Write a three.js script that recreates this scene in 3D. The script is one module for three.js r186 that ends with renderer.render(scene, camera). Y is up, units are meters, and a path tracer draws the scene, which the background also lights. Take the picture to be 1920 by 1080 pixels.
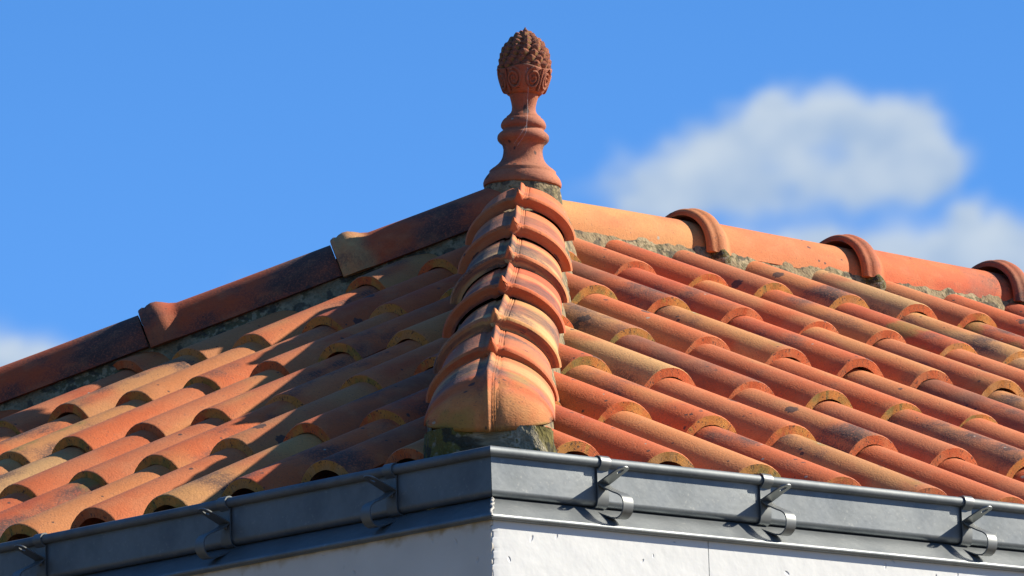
import * as THREE from 'three';
import { mergeGeometries } from 'three/addons/utils/BufferGeometryUtils.js';

// ---------------------------------------------------------------- camera, sky, sun, exposure
const scene = new THREE.Scene();
const V = (x, y, z) => new THREE.Vector3(x, y, z);
const camera = new THREE.PerspectiveCamera(5.4803, 16 / 9, 0.1, 2000);
{
  const cx = V(0.999032, -0.024182, -0.036738), cy = V(0.030651, 0.981833, 0.187256), f = V(-0.031543, 0.188201, -0.981624);
  const m = new THREE.Matrix4().makeBasis(cx, cy, f.clone().negate());
  camera.quaternion.setFromRotationMatrix(m);
  camera.position.set(0.38280, -1.70985, 10.17843);
}
const renderer = new THREE.WebGLRenderer({ antialias: true });
renderer.toneMapping = THREE.LinearToneMapping;
renderer.toneMappingExposure = 2.0;
renderer.shadowMap.enabled = true;

const SUN_AZ = -18 * Math.PI / 180, SUN_EL = 33.4 * Math.PI / 180;       // azimuth from +x towards +z
const sunDir = V(Math.cos(SUN_EL) * Math.cos(SUN_AZ), Math.sin(SUN_EL), Math.cos(SUN_EL) * Math.sin(SUN_AZ));
const sun = new THREE.DirectionalLight(new THREE.Color().setRGB(1, 0.90, 0.76), 5);
sun.position.copy(sunDir).multiplyScalar(20);
sun.castShadow = true;
sun.shadow.mapSize.set(4096, 4096);
Object.assign(sun.shadow.camera, { left: -6, right: 6, top: 6, bottom: -6, near: 1, far: 40 });
scene.add(sun, sun.target);

// ---------------------------------------------------------------- noise
function rng(seed) {
  let s = seed | 0;
  return () => { s = (s + 0x6d2b79f5) | 0; let t = Math.imul(s ^ (s >>> 15), 1 | s); t = (t + Math.imul(t ^ (t >>> 7), 61 | t)) ^ t; return ((t ^ (t >>> 14)) >>> 0) / 4294967296; };
}
const TAB = new Float32Array(65536); { const r = rng(11); for (let i = 0; i < 65536; i++) TAB[i] = r(); }
const hash2 = (x, y, s) => TAB[(Math.imul(x, 7919) + Math.imul(y, 104729) + Math.imul(s, 15731)) & 65535];
function vnoise(x, y, s = 0) {
  const ix = Math.floor(x), iy = Math.floor(y); let a = x - ix, b = y - iy; a = a * a * (3 - 2 * a); b = b * b * (3 - 2 * b);
  const p = hash2(ix, iy, s), q = hash2(ix + 1, iy, s), r = hash2(ix, iy + 1, s), t = hash2(ix + 1, iy + 1, s);
  return p + (q - p) * a + (r - p + (p - q - r + t) * a) * b;
}
function fbm(x, y, s = 0, o = 4) { let v = 0, w = 0.5, n = 0; for (let i = 0; i < o; i++) { v += w * vnoise(x, y, s + i * 17); n += w; w *= 0.5; x = x * 2.03 + 3.1; y = y * 2.03 + 1.7; } return v / n; }
function cfbm(x, y, s, o) { let v = 0, w = 0.5, n = 0; [x, y] = [0.83 * x + 0.56 * y, -0.56 * x + 0.83 * y]; for (let i = 0; i < o; i++) { v += w * (0.5 * vnoise(x, y, s + i * 17) + 0.5 * vnoise(0.7 * x - 0.72 * y + 9.3, 0.72 * x + 0.7 * y + 4.1, s + i * 17 + 7)); n += w; w *= 0.52; [x, y] = [1.62 * x + 1.21 * y + 3.1, -1.21 * x + 1.62 * y + 1.7]; } return clamp(0.5 + 1.35 * (v / n - 0.5)); }
function vnoise3(x, y, z, s = 0) { const k = Math.floor(z); let c = z - k; c = c * c * (3 - 2 * c); const a = vnoise(x, y, s + k * 53), b = vnoise(x, y, s + (k + 1) * 53); return a + (b - a) * c; }
function fbm3(x, y, z, s = 0, o = 3) { let v = 0, w = 0.5, n = 0; for (let i = 0; i < o; i++) { v += w * vnoise3(x, y, z, s + i * 29); n += w; w *= 0.5; x *= 2.07; y *= 2.07; z *= 2.07; } return v / n; }
const clamp = (x, a = 0, b = 1) => Math.min(b, Math.max(a, x));
const smooth = (a, b, x) => { const t = clamp((x - a) / (b - a)); return t * t * (3 - 2 * t); };
const mix = (a, b, t) => a + (b - a) * t;
const mix3 = (a, b, t) => [mix(a[0], b[0], t), mix(a[1], b[1], t), mix(a[2], b[2], t)];

// ---------------------------------------------------------------- sky: clear blue air with fair-weather clouds
{
  const W = 4096, H = 2048, data = new Float32Array(W * H * 4), E = 1 / 2.0;
  // clouds stand at a bearing (degrees from -z towards +x) and a height; each is a heap of soft puffs
  const puffs = [];
  const cloud = (az, el, w, h, seed, n, dens) => { const r = rng(seed); for (let i = 0; i < n; i++) { const t = r() * 2 - 1, u = r(); puffs.push([az + t * w, el - h * 0.5 + u * h * (1 - t * t * 0.8), (0.28 + 0.3 * r()) * Math.min(w, h * 1.3), dens]); } };
  // the two clouds behind the ridge and the low one on the left
  for (const p of [[1.35, 12.36, 0.34, 1.0], [0.5, 12.36, 0.3, 0.85], [0.8, 12.42, 0.28, 0.9], [1.85, 12.38, 0.3, 0.9], [2.2, 12.22, 0.32, 0.9], [1.0, 12.28, 0.40, 1.1], [0.6, 12.25, 0.36, 1.0], [0.3, 12.0, 0.36, 1.0], [1.75, 12.22, 0.42, 1.1], [2.15, 12.0, 0.40, 1.0], [2.45, 11.9, 0.32, 0.8], [0.1, 11.7, 0.42, 0.95], [-0.25, 11.75, 0.30, 0.8], [-0.55, 11.9, 0.28, 0.5], [-0.85, 12.0, 0.32, 0.5], [-0.7, 11.65, 0.36, 0.55], [-1.15, 11.75, 0.28, 0.42], [-0.3, 12.1, 0.26, 0.5], [0.0, 12.25, 0.24, 0.5], [-0.5, 11.5, 0.42, 0.5], [-1.0, 11.35, 0.32, 0.36], [0.6, 11.72, 0.42, 0.8], [1.1, 11.75, 0.42, 0.8], [1.6, 11.75, 0.42, 0.8], [2.05, 11.75, 0.36, 0.8], [2.4, 11.85, 0.26, 0.6],
    [0.35, 11.1, 0.32, 0.9], [0.8, 11.08, 0.34, 1.0], [1.3, 11.12, 0.34, 1.1], [1.8, 11.08, 0.34, 1.1], [2.3, 11.12, 0.32, 1.2], [2.75, 11.12, 0.36, 1.2], [3.15, 11.1, 0.42, 1.2], [2.62, 11.42, 0.2, 0.9], [0.7, 10.7, 0.55, 1], [1.5, 10.7, 0.6, 1], [2.3, 10.7, 0.6, 1], [3.0, 10.6, 0.6, 1], [3.7, 10.8, 0.7, 1], [1.6, 10.1, 0.9, 1], [3.2, 10.1, 0.8, 1], [-6.55, 10.1, 0.5, 1], [-5.9, 9.95, 0.45, 0.95], [-7.2, 10.2, 0.6, 1], [-4.4, 10.95, 0.3, 0.25]]) puffs.push(p);
  const r0 = rng(77);
  for (let i = 0; i < 30; i++) { const az = -176 + i * 11.9 + r0() * 7, w = 2 + r0() * 4; if (az > -16 && az < 14) continue; cloud(az, 9.5 + r0() * 6, w, 1.2 + r0() * 1.4, 100 + i, 16, 0.6 + 0.4 * r0()); }
  const grid = new Map();
  for (const p of puffs) for (let g = Math.floor((p[0] - p[2] * 2.2) / 2); g <= Math.floor((p[0] + p[2] * 2.2) / 2); g++) { const k = ((g % 180) + 180) % 180; if (!grid.has(k)) grid.set(k, []); grid.get(k).push(p); }
  const lerpStops = (y, stops) => { for (let i = 1; i < stops.length; i++) if (y <= stops[i][0]) return mix3(stops[i - 1][1], stops[i][1], clamp((y - stops[i - 1][0]) / (stops[i][0] - stops[i - 1][0]))); return stops[stops.length - 1][1]; };
  const air = [[0, [0.36, 0.60, 0.95]], [5, [0.21, 0.48, 0.95]], [8, [0.142, 0.41, 0.96]], [10.8, [0.118, 0.368, 0.92]], [13.5, [0.096, 0.320, 0.83]], [25, [0.07, 0.235, 0.60]], [50, [0.042, 0.145, 0.40]], [90, [0.032, 0.11, 0.31]]];
  for (let row = 0; row < H; row++) {
    const el = ((row + 0.5) / H - 0.5) * 180, sky = lerpStops(Math.max(el, 0), air);
    for (let col = 0; col < W; col++) {
      const az = ((col + 0.5) / W - 0.5) * 360 + 90, o = (row * W + col) * 4;       // bearing from -z, positive towards +x
      let c = sky;
      if (el > 5 && el < 20) {
        const a = az > 180 ? az - 360 : az, list = grid.get((((Math.floor(a / 2)) % 180) + 180) % 180);
        if (list) {
          let d = 0, top = 0;
          const wx = (cfbm(a * 3, el * 3, 3, 5) - 0.5) * 0.5, wy = (cfbm(a * 3 + 40, el * 3, 9, 5) - 0.5) * 0.36;
          for (const p of list) { let da = a - p[0]; if (da > 180) da -= 360; if (da < -180) da += 360; const dx = (da + wx) / p[2], dy = (el + wy - p[1]) / (p[2] * 0.82), q = dx * dx + dy * dy; if (q < 4) { const w = p[3] * Math.exp(-q * 1.5); d += w; top += w * dy; } }
          if (d > 0.01) {
            const n = cfbm(a * 2.6, el * 3.6, 21, 6), m = smooth(0.12, 1.05, d * (0.45 + 1.15 * n));
            const up = clamp(0.40 + 0.55 * top / d + (n - 0.5) * 1.7);
            const col3 = mix3([0.40, 0.53, 0.72], [0.62, 0.71, 0.80], up);
            c = mix3(sky, col3, m * 0.93);
          }
        }
      }
      data[o] = c[0] * E; data[o + 1] = c[1] * E; data[o + 2] = c[2] * E; data[o + 3] = 1;
    }
  }
  const t = new THREE.DataTexture(data, W, H, THREE.RGBAFormat, THREE.FloatType);
  t.mapping = THREE.EquirectangularReflectionMapping; t.magFilter = THREE.LinearFilter; t.needsUpdate = true;
  scene.background = t; scene.environment = t;
}

// ---------------------------------------------------------------- textures
const toS = (x) => Math.round(255 * clamp(x <= 0.0031308 ? 12.92 * x : 1.055 * Math.pow(x, 1 / 2.4) - 0.055));
function texture(w, h, fn, color = true) {
  const d = new Uint8Array(w * h * 4);
  for (let y = 0; y < h; y++) for (let x = 0; x < w; x++) { const c = fn(x / w, y / h), o = (y * w + x) * 4; for (let k = 0; k < 3; k++) d[o + k] = color ? toS(c[k]) : Math.round(255 * clamp(c[k])); d[o + 3] = 255; }
  const t = new THREE.DataTexture(d, w, h); t.wrapS = t.wrapT = THREE.RepeatWrapping; t.magFilter = THREE.LinearFilter; t.minFilter = THREE.LinearMipmapLinearFilter; t.generateMipmaps = true;
  if (color) t.colorSpace = THREE.SRGBColorSpace; t.needsUpdate = true; return t;
}
const gray = (w, h, fn) => texture(w, h, (u, v) => { const g = fn(u, v); return [g, g, g]; }, false);
// periodic fine grain for the bump of fired clay (0.25 m a side)
const pfbm = (u, v, f, s) => { let t = 0, w = 0.5; for (let i = 0; i < 4; i++) { const n = f << i, x = u * n, y = v * n, ix = Math.floor(x), iy = Math.floor(y); let a = x - ix, b = y - iy; a = a * a * (3 - 2 * a); b = b * b * (3 - 2 * b); const g = (i2, j2) => hash2(((i2 % n) + n) % n, ((j2 % n) + n) % n, s + i); t += w * mix(mix(g(ix, iy), g(ix + 1, iy), a), mix(g(ix, iy + 1), g(ix + 1, iy + 1), a), b); w *= 0.5; } return t; };
const clayBump = gray(512, 512, (u, v) => { const n = pfbm(u, v, 24, 5), m = pfbm(u, v, 90, 8); return 0.35 * n + 0.65 * m - (m > 0.66 && n > 0.5 ? 0.3 : 0); });
const roughBump = gray(512, 512, (u, v) => 0.55 * pfbm(u, v, 12, 31) + 0.45 * pfbm(u, v, 60, 37));

// clay pigments, linear
const P = { orange: [0.53, 0.112, 0.024], salmon: [0.52, 0.150, 0.046], red: [0.45, 0.075, 0.017], sand: [0.50, 0.235, 0.070], straw: [0.52, 0.30, 0.11], brown: [0.24, 0.075, 0.032], soot: [0.045, 0.030, 0.026], olive: [0.27, 0.18, 0.035], ochre: [0.52, 0.215, 0.038], plum: [0.22, 0.082, 0.052] };
function clayTexture(seed, o) {
  const r = rng(seed * 991 + 7), W = 256, H = 512, asp = 0.6;
  const spots = []; for (let i = 0; i < (o.spots ?? 10); i++) spots.push([r(), r(), 0.004 + 0.007 * r() * r() + (r() < 0.06 ? 0.02 : 0), r() < (o.pale ?? 0.12)]);
  return texture(W, H, (u, v) => {
    const x = u * asp, y = v;
    let c = mix3(o.a, o.b, smooth(0.3, 0.7, fbm(x * 5, y * 3, seed, 3)));
    if (o.bands) for (const [at, wd, col, k] of o.bands) { const q = Math.abs(y + (fbm(x * 9, y * 4, seed + 40, 3) - 0.5) * 0.09 - at) / wd; c = mix3(c, col, k * smooth(1, 0.45, q) * (0.75 + 0.5 * (fbm(x * 40, y * 40, seed + 9, 2) - 0.5))); }
    if (o.flame) c = mix3(c, o.flameCol ?? P.sand, o.flame * smooth(0.42, 0.62, fbm(x * 4 + 5, y * 2.4 + 9, seed + 60, 3)));
    const fine = fbm(x * 150, y * 150, seed + 3, 3), coarse = fbm(x * 6.5 + 2, y * 4.4 + 3, seed + 80, 4);
    if (o.dark) { const m = smooth(0.40, 0.80, coarse + o.dark * 0.24 - 0.1); c = mix3(c, P.plum, 0.55 * m); const st = fbm(x * 230, y * 230, seed + 200, 2); c = mix3(c, P.soot, smooth(0.70, 0.45, st + 0.24 - m * 0.34) * m * 0.85); }
    if (o.olive) { const m = smooth(0.52, 0.7, fbm(x * 7 + 30, y * 5, seed + 120, 4) + o.olive * 0.16 - 0.08); c = mix3(c, P.olive, m * (0.45 + 0.5 * fine)); }
    c = mix3(c, [0.55, 0.26, 0.11], 0.14 * smooth(0.45, 0.8, fbm(x * 22, y * 18, seed + 150, 4)));
    for (const s of spots) { const dx = (x - s[0] * asp), dy = (y - s[1]) , q = Math.sqrt(dx * dx + dy * dy) / (s[2] * (0.6 + 0.9 * fbm(x * 90, y * 90, seed + 170, 2))); if (q < 1) c = mix3(c, s[3] ? [0.34, 0.32, 0.25] : P.soot, 0.85); }
    if (fine > 0.74) c = mix3(c, P.soot, 0.45);
    const g = 0.84 + 0.32 * fine; return [c[0] * g, c[1] * g, c[2] * g];
  });
}
const clayMat = (map, extra = {}) => { const b = clayBump.clone(); b.repeat.set(1.4, 2); return new THREE.MeshStandardMaterial({ map, bumpMap: b, bumpScale: 0.0009, roughness: 0.86, ...extra }); };
const tileSpecs = [
  { a: P.orange, b: P.salmon, flame: 0.5, spots: 14 }, { a: P.red, b: P.orange, dark: 0.2, spots: 22 }, { a: P.salmon, b: P.orange, flame: 0.6, dark: 0.1, spots: 8 }, { a: P.orange, b: P.red, spots: 26, pale: 0.4 },
  { a: P.brown, b: P.orange, dark: 0.5, spots: 16 }, { a: P.salmon, b: P.orange, flame: 0.8, olive: 0.5, dark: 0.25, spots: 12 }, { a: P.salmon, b: P.orange, dark: 0.5, flame: 0.5, spots: 20 }, { a: P.orange, b: P.salmon, spots: 7 },
  { a: P.red, b: P.orange, dark: 0.4, spots: 30, pale: 0.3 }, { a: P.salmon, b: P.sand, flame: 0.7, flameCol: P.straw, dark: 0.2, spots: 9 }, { a: P.salmon, b: P.red, flame: 0.3, spots: 12 }, { a: P.orange, b: P.red, olive: 0.4, dark: 0.3, spots: 18 },
];
const tileTex = tileSpecs.map((s, i) => { const t = clayTexture(i + 1, s); t.wrapS = t.wrapT = THREE.MirroredRepeatWrapping; return t; });
const tileMat = [];
for (let i = 0; i < tileTex.length; i++) for (const k of [[1, 1, 1], [0.9, 0.92, 0.98]]) { const m = clayMat(tileTex[i]); m.color.setRGB(...k); tileMat.push(m); }
const mouthTex = [0, 1, 2, 3].map((k) => texture(256, 64, (u, v) => {
  let c = mix3([P.ochre, P.orange, P.ochre, P.salmon][k], [P.sand, P.ochre, P.olive, P.orange][k], smooth(0.35, 0.65, fbm(u * 9, v * 2, 300 + k, 3)));
  if (fbm(u * 85, v * 14, 320 + k, 2) > 0.76) c = mix3(c, P.soot, 0.85);
  const g = 0.82 + 0.36 * fbm(u * 120, v * 20, 330 + k, 2); return [c[0] * g, c[1] * g, c[2] * g];
}));
const mouthMat = mouthTex.map((t) => clayMat(t, { bumpScale: 0.0014, roughness: 0.92 }));

const mortarTex = texture(512, 512, (u, v) => {
  const n = pfbm(u, v, 6, 401), f = pfbm(u, v, 40, 405), g = pfbm(u, v, 110, 409);
  let c = mix3([0.215, 0.165, 0.09], [0.29, 0.235, 0.135], smooth(0.35, 0.6, n));
  c = mix3(c, [0.085, 0.078, 0.035], 0.85 * smooth(0.49, 0.60, f * 0.5 + n * 0.5));
  c = mix3(c, [0.04, 0.037, 0.03], 0.7 * smooth(0.54, 0.62, pfbm(u, v, 14, 421)));
  const k = 0.65 + 0.75 * g; return [c[0] * k, c[1] * k, c[2] * k];
});
const mossTex = texture(512, 512, (u, v) => {
  const n = pfbm(u, v, 5, 501), f = pfbm(u, v, 34, 505), g = pfbm(u, v, 120, 509);
  let c = mix3([0.20, 0.18, 0.12], [0.34, 0.31, 0.23], smooth(0.4, 0.6, f));
  c = mix3(c, [0.10, 0.085, 0.018], smooth(0.40, 0.52, n * 0.6 + f * 0.4));
  c = mix3(c, [0.022, 0.022, 0.016], 0.85 * smooth(0.50, 0.60, pfbm(u, v, 9, 521)));
  const k = 0.6 + 0.85 * g; return [c[0] * k, c[1] * k, c[2] * k];
});
const mortarMat = new THREE.MeshStandardMaterial({ map: mortarTex, bumpMap: roughBump, bumpScale: 0.006, roughness: 1 });
const mossMat = new THREE.MeshStandardMaterial({ map: mossTex, bumpMap: roughBump, bumpScale: 0.007, roughness: 1 });

const zincTex = texture(512, 512, (u, v) => {
  const n = pfbm(u, v, 4, 601), f = pfbm(u, v, 48, 605);
  let c = mix3([0.142, 0.162, 0.173], [0.186, 0.206, 0.213], smooth(0.35, 0.62, n)); if (pfbm(u, v, 70, 611) > 0.70) c = mix3(c, [0.34, 0.34, 0.31], 0.25);
  const k = 0.92 + 0.16 * f; return [c[0] * k, c[1] * k, c[2] * k];
});
const zincRough = gray(256, 256, (u, v) => 0.46 + 0.18 * pfbm(u, v, 7, 631));
const zincMat = new THREE.MeshStandardMaterial({ map: zincTex, roughnessMap: zincRough, roughness: 1, metalness: 0.75, bumpMap: roughBump, bumpScale: 0.0003, side: THREE.DoubleSide });
const wornZincMat = new THREE.MeshStandardMaterial({ color: new THREE.Color().setRGB(0.165, 0.18, 0.182), roughness: 1, metalness: 0.7, roughnessMap: zincRough, side: THREE.DoubleSide });
const rimMat = new THREE.MeshStandardMaterial({ map: zincTex, color: new THREE.Color().setRGB(0.86, 0.88, 0.9), roughness: 0.66, metalness: 0.6, bumpMap: roughBump, bumpScale: 0.0003, side: THREE.DoubleSide });
const solderMat = new THREE.MeshStandardMaterial({ color: new THREE.Color().setRGB(0.36, 0.36, 0.34), roughness: 0.55, metalness: 0.4, bumpMap: roughBump, bumpScale: 0.002 });

// ---------------------------------------------------------------- builders
const used = new Map();
const numbered = (n) => { const k = used.get(n) ?? 0; used.set(n, k + 1); return k ? n + '_' + String(k).padStart(3, '0') : n; };
function mesh(name, geometry, material, parent) {
  const m = new THREE.Mesh(geometry, material); m.name = parent === scene ? numbered(name) : numbered(name); m.castShadow = m.receiveShadow = true; (parent ?? scene).add(m); return m;
}
function geom(pos, uv, groups) {       // groups: [[index array, material index]]
  const g = new THREE.BufferGeometry(); g.setAttribute('position', new THREE.Float32BufferAttribute(pos, 3)); g.setAttribute('uv', new THREE.Float32BufferAttribute(uv, 2));
  const idx = []; for (const [list, mi] of groups) { if (!list.length) continue; g.addGroup(idx.length, list.length, mi); for (const q of list) idx.push(q); }
  g.setIndex(idx); g.computeVertexNormals(); return g;
}
// A shell swept along z. stations: [{z, pts:[[x,y]...]}]; the shell is pts offset inwards by thick. zOf(x,y,station) may lean an end. Material 0 body, 1 the end ring at the first station.
function shell(stations, thick, uvScale, zOf = (s) => s.z) {
  const pos = [], uv = [], body = [], ring = [], nP = stations[0].pts.length, nS = stations.length, [su, sv] = uvScale;
  const inner = stations.map((s) => s.pts.map((p, i) => { const a = s.pts[Math.max(0, i - 1)], b = s.pts[Math.min(nP - 1, i + 1)], l = Math.hypot(b[0] - a[0], b[1] - a[1]) || 1, t = s.thick ?? thick; return [p[0] + (b[1] - a[1]) / l * t, p[1] - (b[0] - a[0]) / l * t]; }));
  const arc = [0]; for (let i = 1; i < nP; i++) arc.push(arc[i - 1] + Math.hypot(stations[0].pts[i][0] - stations[0].pts[i - 1][0], stations[0].pts[i][1] - stations[0].pts[i - 1][1]));
  const put = (p, s, u, v) => { pos.push(p[0], p[1], zOf(s, p[0], p[1])); uv.push(u, v); return pos.length / 3 - 1; };
  const z0 = stations[0].z;
  const sheet = (rows, flip) => { const id = rows.map((row, j) => row.map((p, i) => put(p, stations[j], arc[i] / su, Math.abs(stations[j].z - z0) / sv))); for (let j = 0; j < nS - 1; j++) for (let i = 0; i < nP - 1; i++) { const a = id[j][i], b = id[j][i + 1], c = id[j + 1][i], d = id[j + 1][i + 1]; if (flip) body.push(a, c, b, b, c, d); else body.push(a, b, c, b, d, c); } };
  const outer = stations.map((s) => s.pts), dz = Math.sign(stations[nS - 1].z - z0);
  sheet(outer, dz > 0); sheet(inner, dz < 0);
  const strip = (list, quads, flip) => { for (const [a, b, c, d] of quads) { if (flip) list.push(a, c, b, b, c, d); else list.push(a, b, c, b, d, c); } };
  for (const [j, list, fl] of [[0, ring, dz < 0], [nS - 1, body, dz > 0]]) {
    const o = outer[j].map((p, i) => put(p, stations[j], arc[i] / 0.25, 0)), n = inner[j].map((p, i) => put(p, stations[j], arc[i] / 0.25, 0.25));
    strip(list, o.slice(1).map((_, i) => [o[i], o[i + 1], n[i], n[i + 1]]), fl);
  }
  for (const [i, fl] of [[0, dz > 0], [nP - 1, dz < 0]]) {
    const o = stations.map((s, j) => put(outer[j][i], s, 0.02 + (i ? 0.9 : 0), Math.abs(s.z - z0) / sv)), n = stations.map((s, j) => put(inner[j][i], s, 0.05 + (i ? 0.9 : 0), Math.abs(s.z - z0) / sv));
    strip(body, o.slice(1).map((_, j) => [o[j], o[j + 1], n[j], n[j + 1]]), !fl);
  }
  return geom(pos, uv, [[body, 0], [ring, 1]]);
}
// Cut a grouped geometry (in the space of the planes) so that only what lies on the positive side of every plane stays.
function cut(g, planes) {
  const n = g.attributes.normal, p = g.attributes.position, t = g.attributes.uv, out = { pos: [], nor: [], uv: [] }, groups = [];
  for (const gr of g.groups) {
    const start = out.pos.length / 3;
    for (let i = gr.start; i < gr.start + gr.count; i += 3) {
      let poly = [0, 1, 2].map((k) => { const q = g.index.array[i + k]; return [p.getX(q), p.getY(q), p.getZ(q), n.getX(q), n.getY(q), n.getZ(q), t.getX(q), t.getY(q)]; });
      for (const [nx, ny, nz, d] of planes) {
        const dist = poly.map((q) => q[0] * nx + q[1] * ny + q[2] * nz - d), next = [];
        for (let k = 0; k < poly.length; k++) { const m = (k + 1) % poly.length, a = dist[k], b = dist[m]; if (a >= 0) next.push(poly[k]); if ((a >= 0) !== (b >= 0)) { const s = a / (a - b); next.push(poly[k].map((x, c) => x + (poly[m][c] - x) * s)); } }
        poly = next; if (!poly.length) break;
      }
      for (let k = 1; k + 1 < poly.length; k++) for (const q of [poly[0], poly[k], poly[k + 1]]) { out.pos.push(q[0], q[1], q[2]); out.nor.push(q[3], q[4], q[5]); out.uv.push(q[6], q[7]); }
    }
    const count = out.pos.length / 3 - start; if (count) groups.push([start, count, gr.materialIndex]);
  }
  if (!groups.length) return null;
  const r = new THREE.BufferGeometry(); r.setAttribute('position', new THREE.Float32BufferAttribute(out.pos, 3)); r.setAttribute('normal', new THREE.Float32BufferAttribute(out.nor, 3)); r.setAttribute('uv', new THREE.Float32BufferAttribute(out.uv, 2));
  for (const q of groups) r.addGroup(...q); return r;
}
function tube(points, radius, seg = 8, per = 6) { return new THREE.TubeGeometry(new THREE.CatmullRomCurve3(points), points.length * per, radius, seg); }

// ---------------------------------------------------------------- the roof's measures
const S2 = Math.SQRT1_2, R = V(S2, 0, -S2), L = V(-S2, 0, -S2), U = V(0, 1, 0);
const PITCH = 0.44689, T = Math.tan(PITCH), CP = Math.cos(PITCH), SP = Math.sin(PITCH), A = 2.03, RIDGE = 4.4;
const at = (a, l, h) => V(0, 0, 0).addScaledVector(R, a).addScaledVector(L, l).addScaledVector(U, h);
const APEX = at(A, A, A * T);
const frame = (x, y, z, o) => new THREE.Matrix4().makeBasis(x, y, z).setPosition(o);
const place = (m, M) => { M.decompose(m.position, m.quaternion, m.scale); return m; };
const tagged = (o, label, category, group, kind) => { o.userData = { label, category }; if (group) o.userData.group = group; if (kind) o.userData.kind = kind; return o; };

// ---------------------------------------------------------------- ground (below the picture; throws sunlight back up)
{
  const g = new THREE.CircleGeometry(400, 64); g.rotateX(-Math.PI / 2);
  const t = texture(512, 512, (u, v) => { const n = pfbm(u, v, 5, 701), f = pfbm(u, v, 60, 705), k = 0.7 + 0.6 * f; return mix3([0.11, 0.085, 0.05], [0.16, 0.125, 0.075], smooth(0.35, 0.6, n)).map((x) => x * k); }); t.repeat.set(200, 200);
  const m = mesh('ground', g, new THREE.MeshStandardMaterial({ map: t, roughness: 1 }), scene); m.position.y = -3.4; m.userData = { kind: 'structure', label: 'dry earth around the house', category: 'ground' };
}

// ---------------------------------------------------------------- trees to the left of the house (outside the picture; the zinc mirrors them)
{
  const bark = new THREE.MeshStandardMaterial({ color: new THREE.Color().setRGB(0.07, 0.05, 0.035), roughness: 1 }), leaf = new THREE.MeshStandardMaterial({ color: new THREE.Color().setRGB(0.035, 0.06, 0.018), roughness: 0.8, side: THREE.DoubleSide });
  const r = rng(404), tree = new THREE.Group(); tree.name = numbered('tree'); scene.add(tree);
  const limbs = [new THREE.CylinderGeometry(0.12, 0.26, 5, 10).translate(0, 2.5, 0)];
  for (let i = 0; i < 7; i++) { const g = new THREE.CylinderGeometry(0.03, 0.09, 2.4, 6).translate(0, 1.2, 0); g.rotateZ(0.7 + 0.5 * r()); g.rotateY(i * 0.9 + r()); g.translate(0, 2.4 + r() * 2.4, 0); limbs.push(g); }
  mesh('trunk', mergeGeometries(limbs), bark, tree);
  const pos = [], uv = [], idx = [];
  for (let b = 0; b < 46; b++) { const a = r() * 6.283, h = r(), rr = (0.5 + 2.0 * Math.sin(Math.PI * (0.12 + 0.85 * h))) * Math.sqrt(r()), cx = rr * Math.cos(a), cy = 1.4 + h * 6.4, cz = rr * Math.sin(a), s = 0.5 + 0.55 * r();
    for (let i = 0; i < 130; i++) { const d = V(r() - 0.5, r() - 0.5, r() - 0.5).normalize().multiplyScalar(s * Math.cbrt(r())), n = V(r() - 0.5, r() - 0.2, r() - 0.5).normalize(), t = V(r() - 0.5, r() - 0.5, r() - 0.5).cross(n).normalize(), w = n.clone().cross(t), k = pos.length / 3, l = 0.10 + 0.06 * r(); for (const [p, q] of [[-1, 0], [0, 0.5], [1, 0], [0, -0.5]]) { const v = V(cx, cy, cz).add(d).addScaledVector(t, p * l).addScaledVector(w, q * l); pos.push(v.x, v.y, v.z); uv.push(p, q); } idx.push(k, k + 1, k + 2, k, k + 2, k + 3); } }
  mesh('crown', geom(pos, uv, [[idx, 0]]), leaf, tree);
  tagged(tree, 'dark leafy tree standing on the dry earth to the left of the house', 'tree', 'trees to the left of the house');
  [[-13.5, 7.5, 0], [-14.5, 3.4, 1.3], [-13.8, -0.8, 2.5], [-15, -5, 3.9], [-14.2, -9.2, 5], [-10.8, 11, 0.7]].forEach(([x, z, a], i) => { const t = i ? tree.clone() : tree; if (i) { t.name = numbered('tree'); scene.add(t); } t.position.set(x, -3.4, z); t.rotation.y = a; });
}

// ---------------------------------------------------------------- house
const house = new THREE.Group(); house.name = 'house'; scene.add(house);
tagged(house, 'white walled house corner under a hipped roof of orange clay tiles', 'house');

// eave corner of the gutter face: everything metal and the wall hang from it
const EDGE = at(-0.07, -0.07, -0.058).add(V(0.016, 0, 0));
const runR = { x: R.clone().addScaledVector(U, 0.0125).normalize(), z: L.clone().negate(), o: EDGE, dir: 1, len: 4.2 };
const runL = { x: L.clone().negate(), z: R.clone().negate(), o: EDGE, dir: -1, len: 3.6 };
for (const r of [runR, runL]) r.m = frame(r.x, U.clone().addScaledVector(r.x, -r.x.dot(U)).normalize(), r.z, r.o);
// A profile [[out, up]...] swept along a run from the mitred corner; open profiles are single sheets.
function sweepRun(run, pts, from = null, to = null, uvs = 0.4, step = 0.25) {
  const pos = [], uv = [], idx = [], n = pts.length, cuts = Math.max(2, Math.ceil(run.len / step)); let arc = 0; const arcs = pts.map((p, i) => (arc += i ? Math.hypot(p[0] - pts[i - 1][0], p[1] - pts[i - 1][1]) : 0));
  for (let c = 0; c <= cuts; c++) for (let i = 0; i < n; i++) { const x0 = from ?? -pts[i][0], x = x0 + ((to ?? run.len) - x0) * (c / cuts); pos.push(run.dir * x, pts[i][1], pts[i][0]); uv.push(x / uvs, arcs[i] / uvs); }
  for (let c = 0; c < cuts; c++) for (let i = 0; i < n - 1; i++) { const a = c * n + i, b = a + 1, d = a + n, e = d + 1; if (run.dir > 0) idx.push(a, b, d, b, e, d); else idx.push(a, d, b, b, d, e); }
  const g = geom(pos, uv, [[idx, 0]]); g.applyMatrix4(run.m); return g;
}
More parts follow.
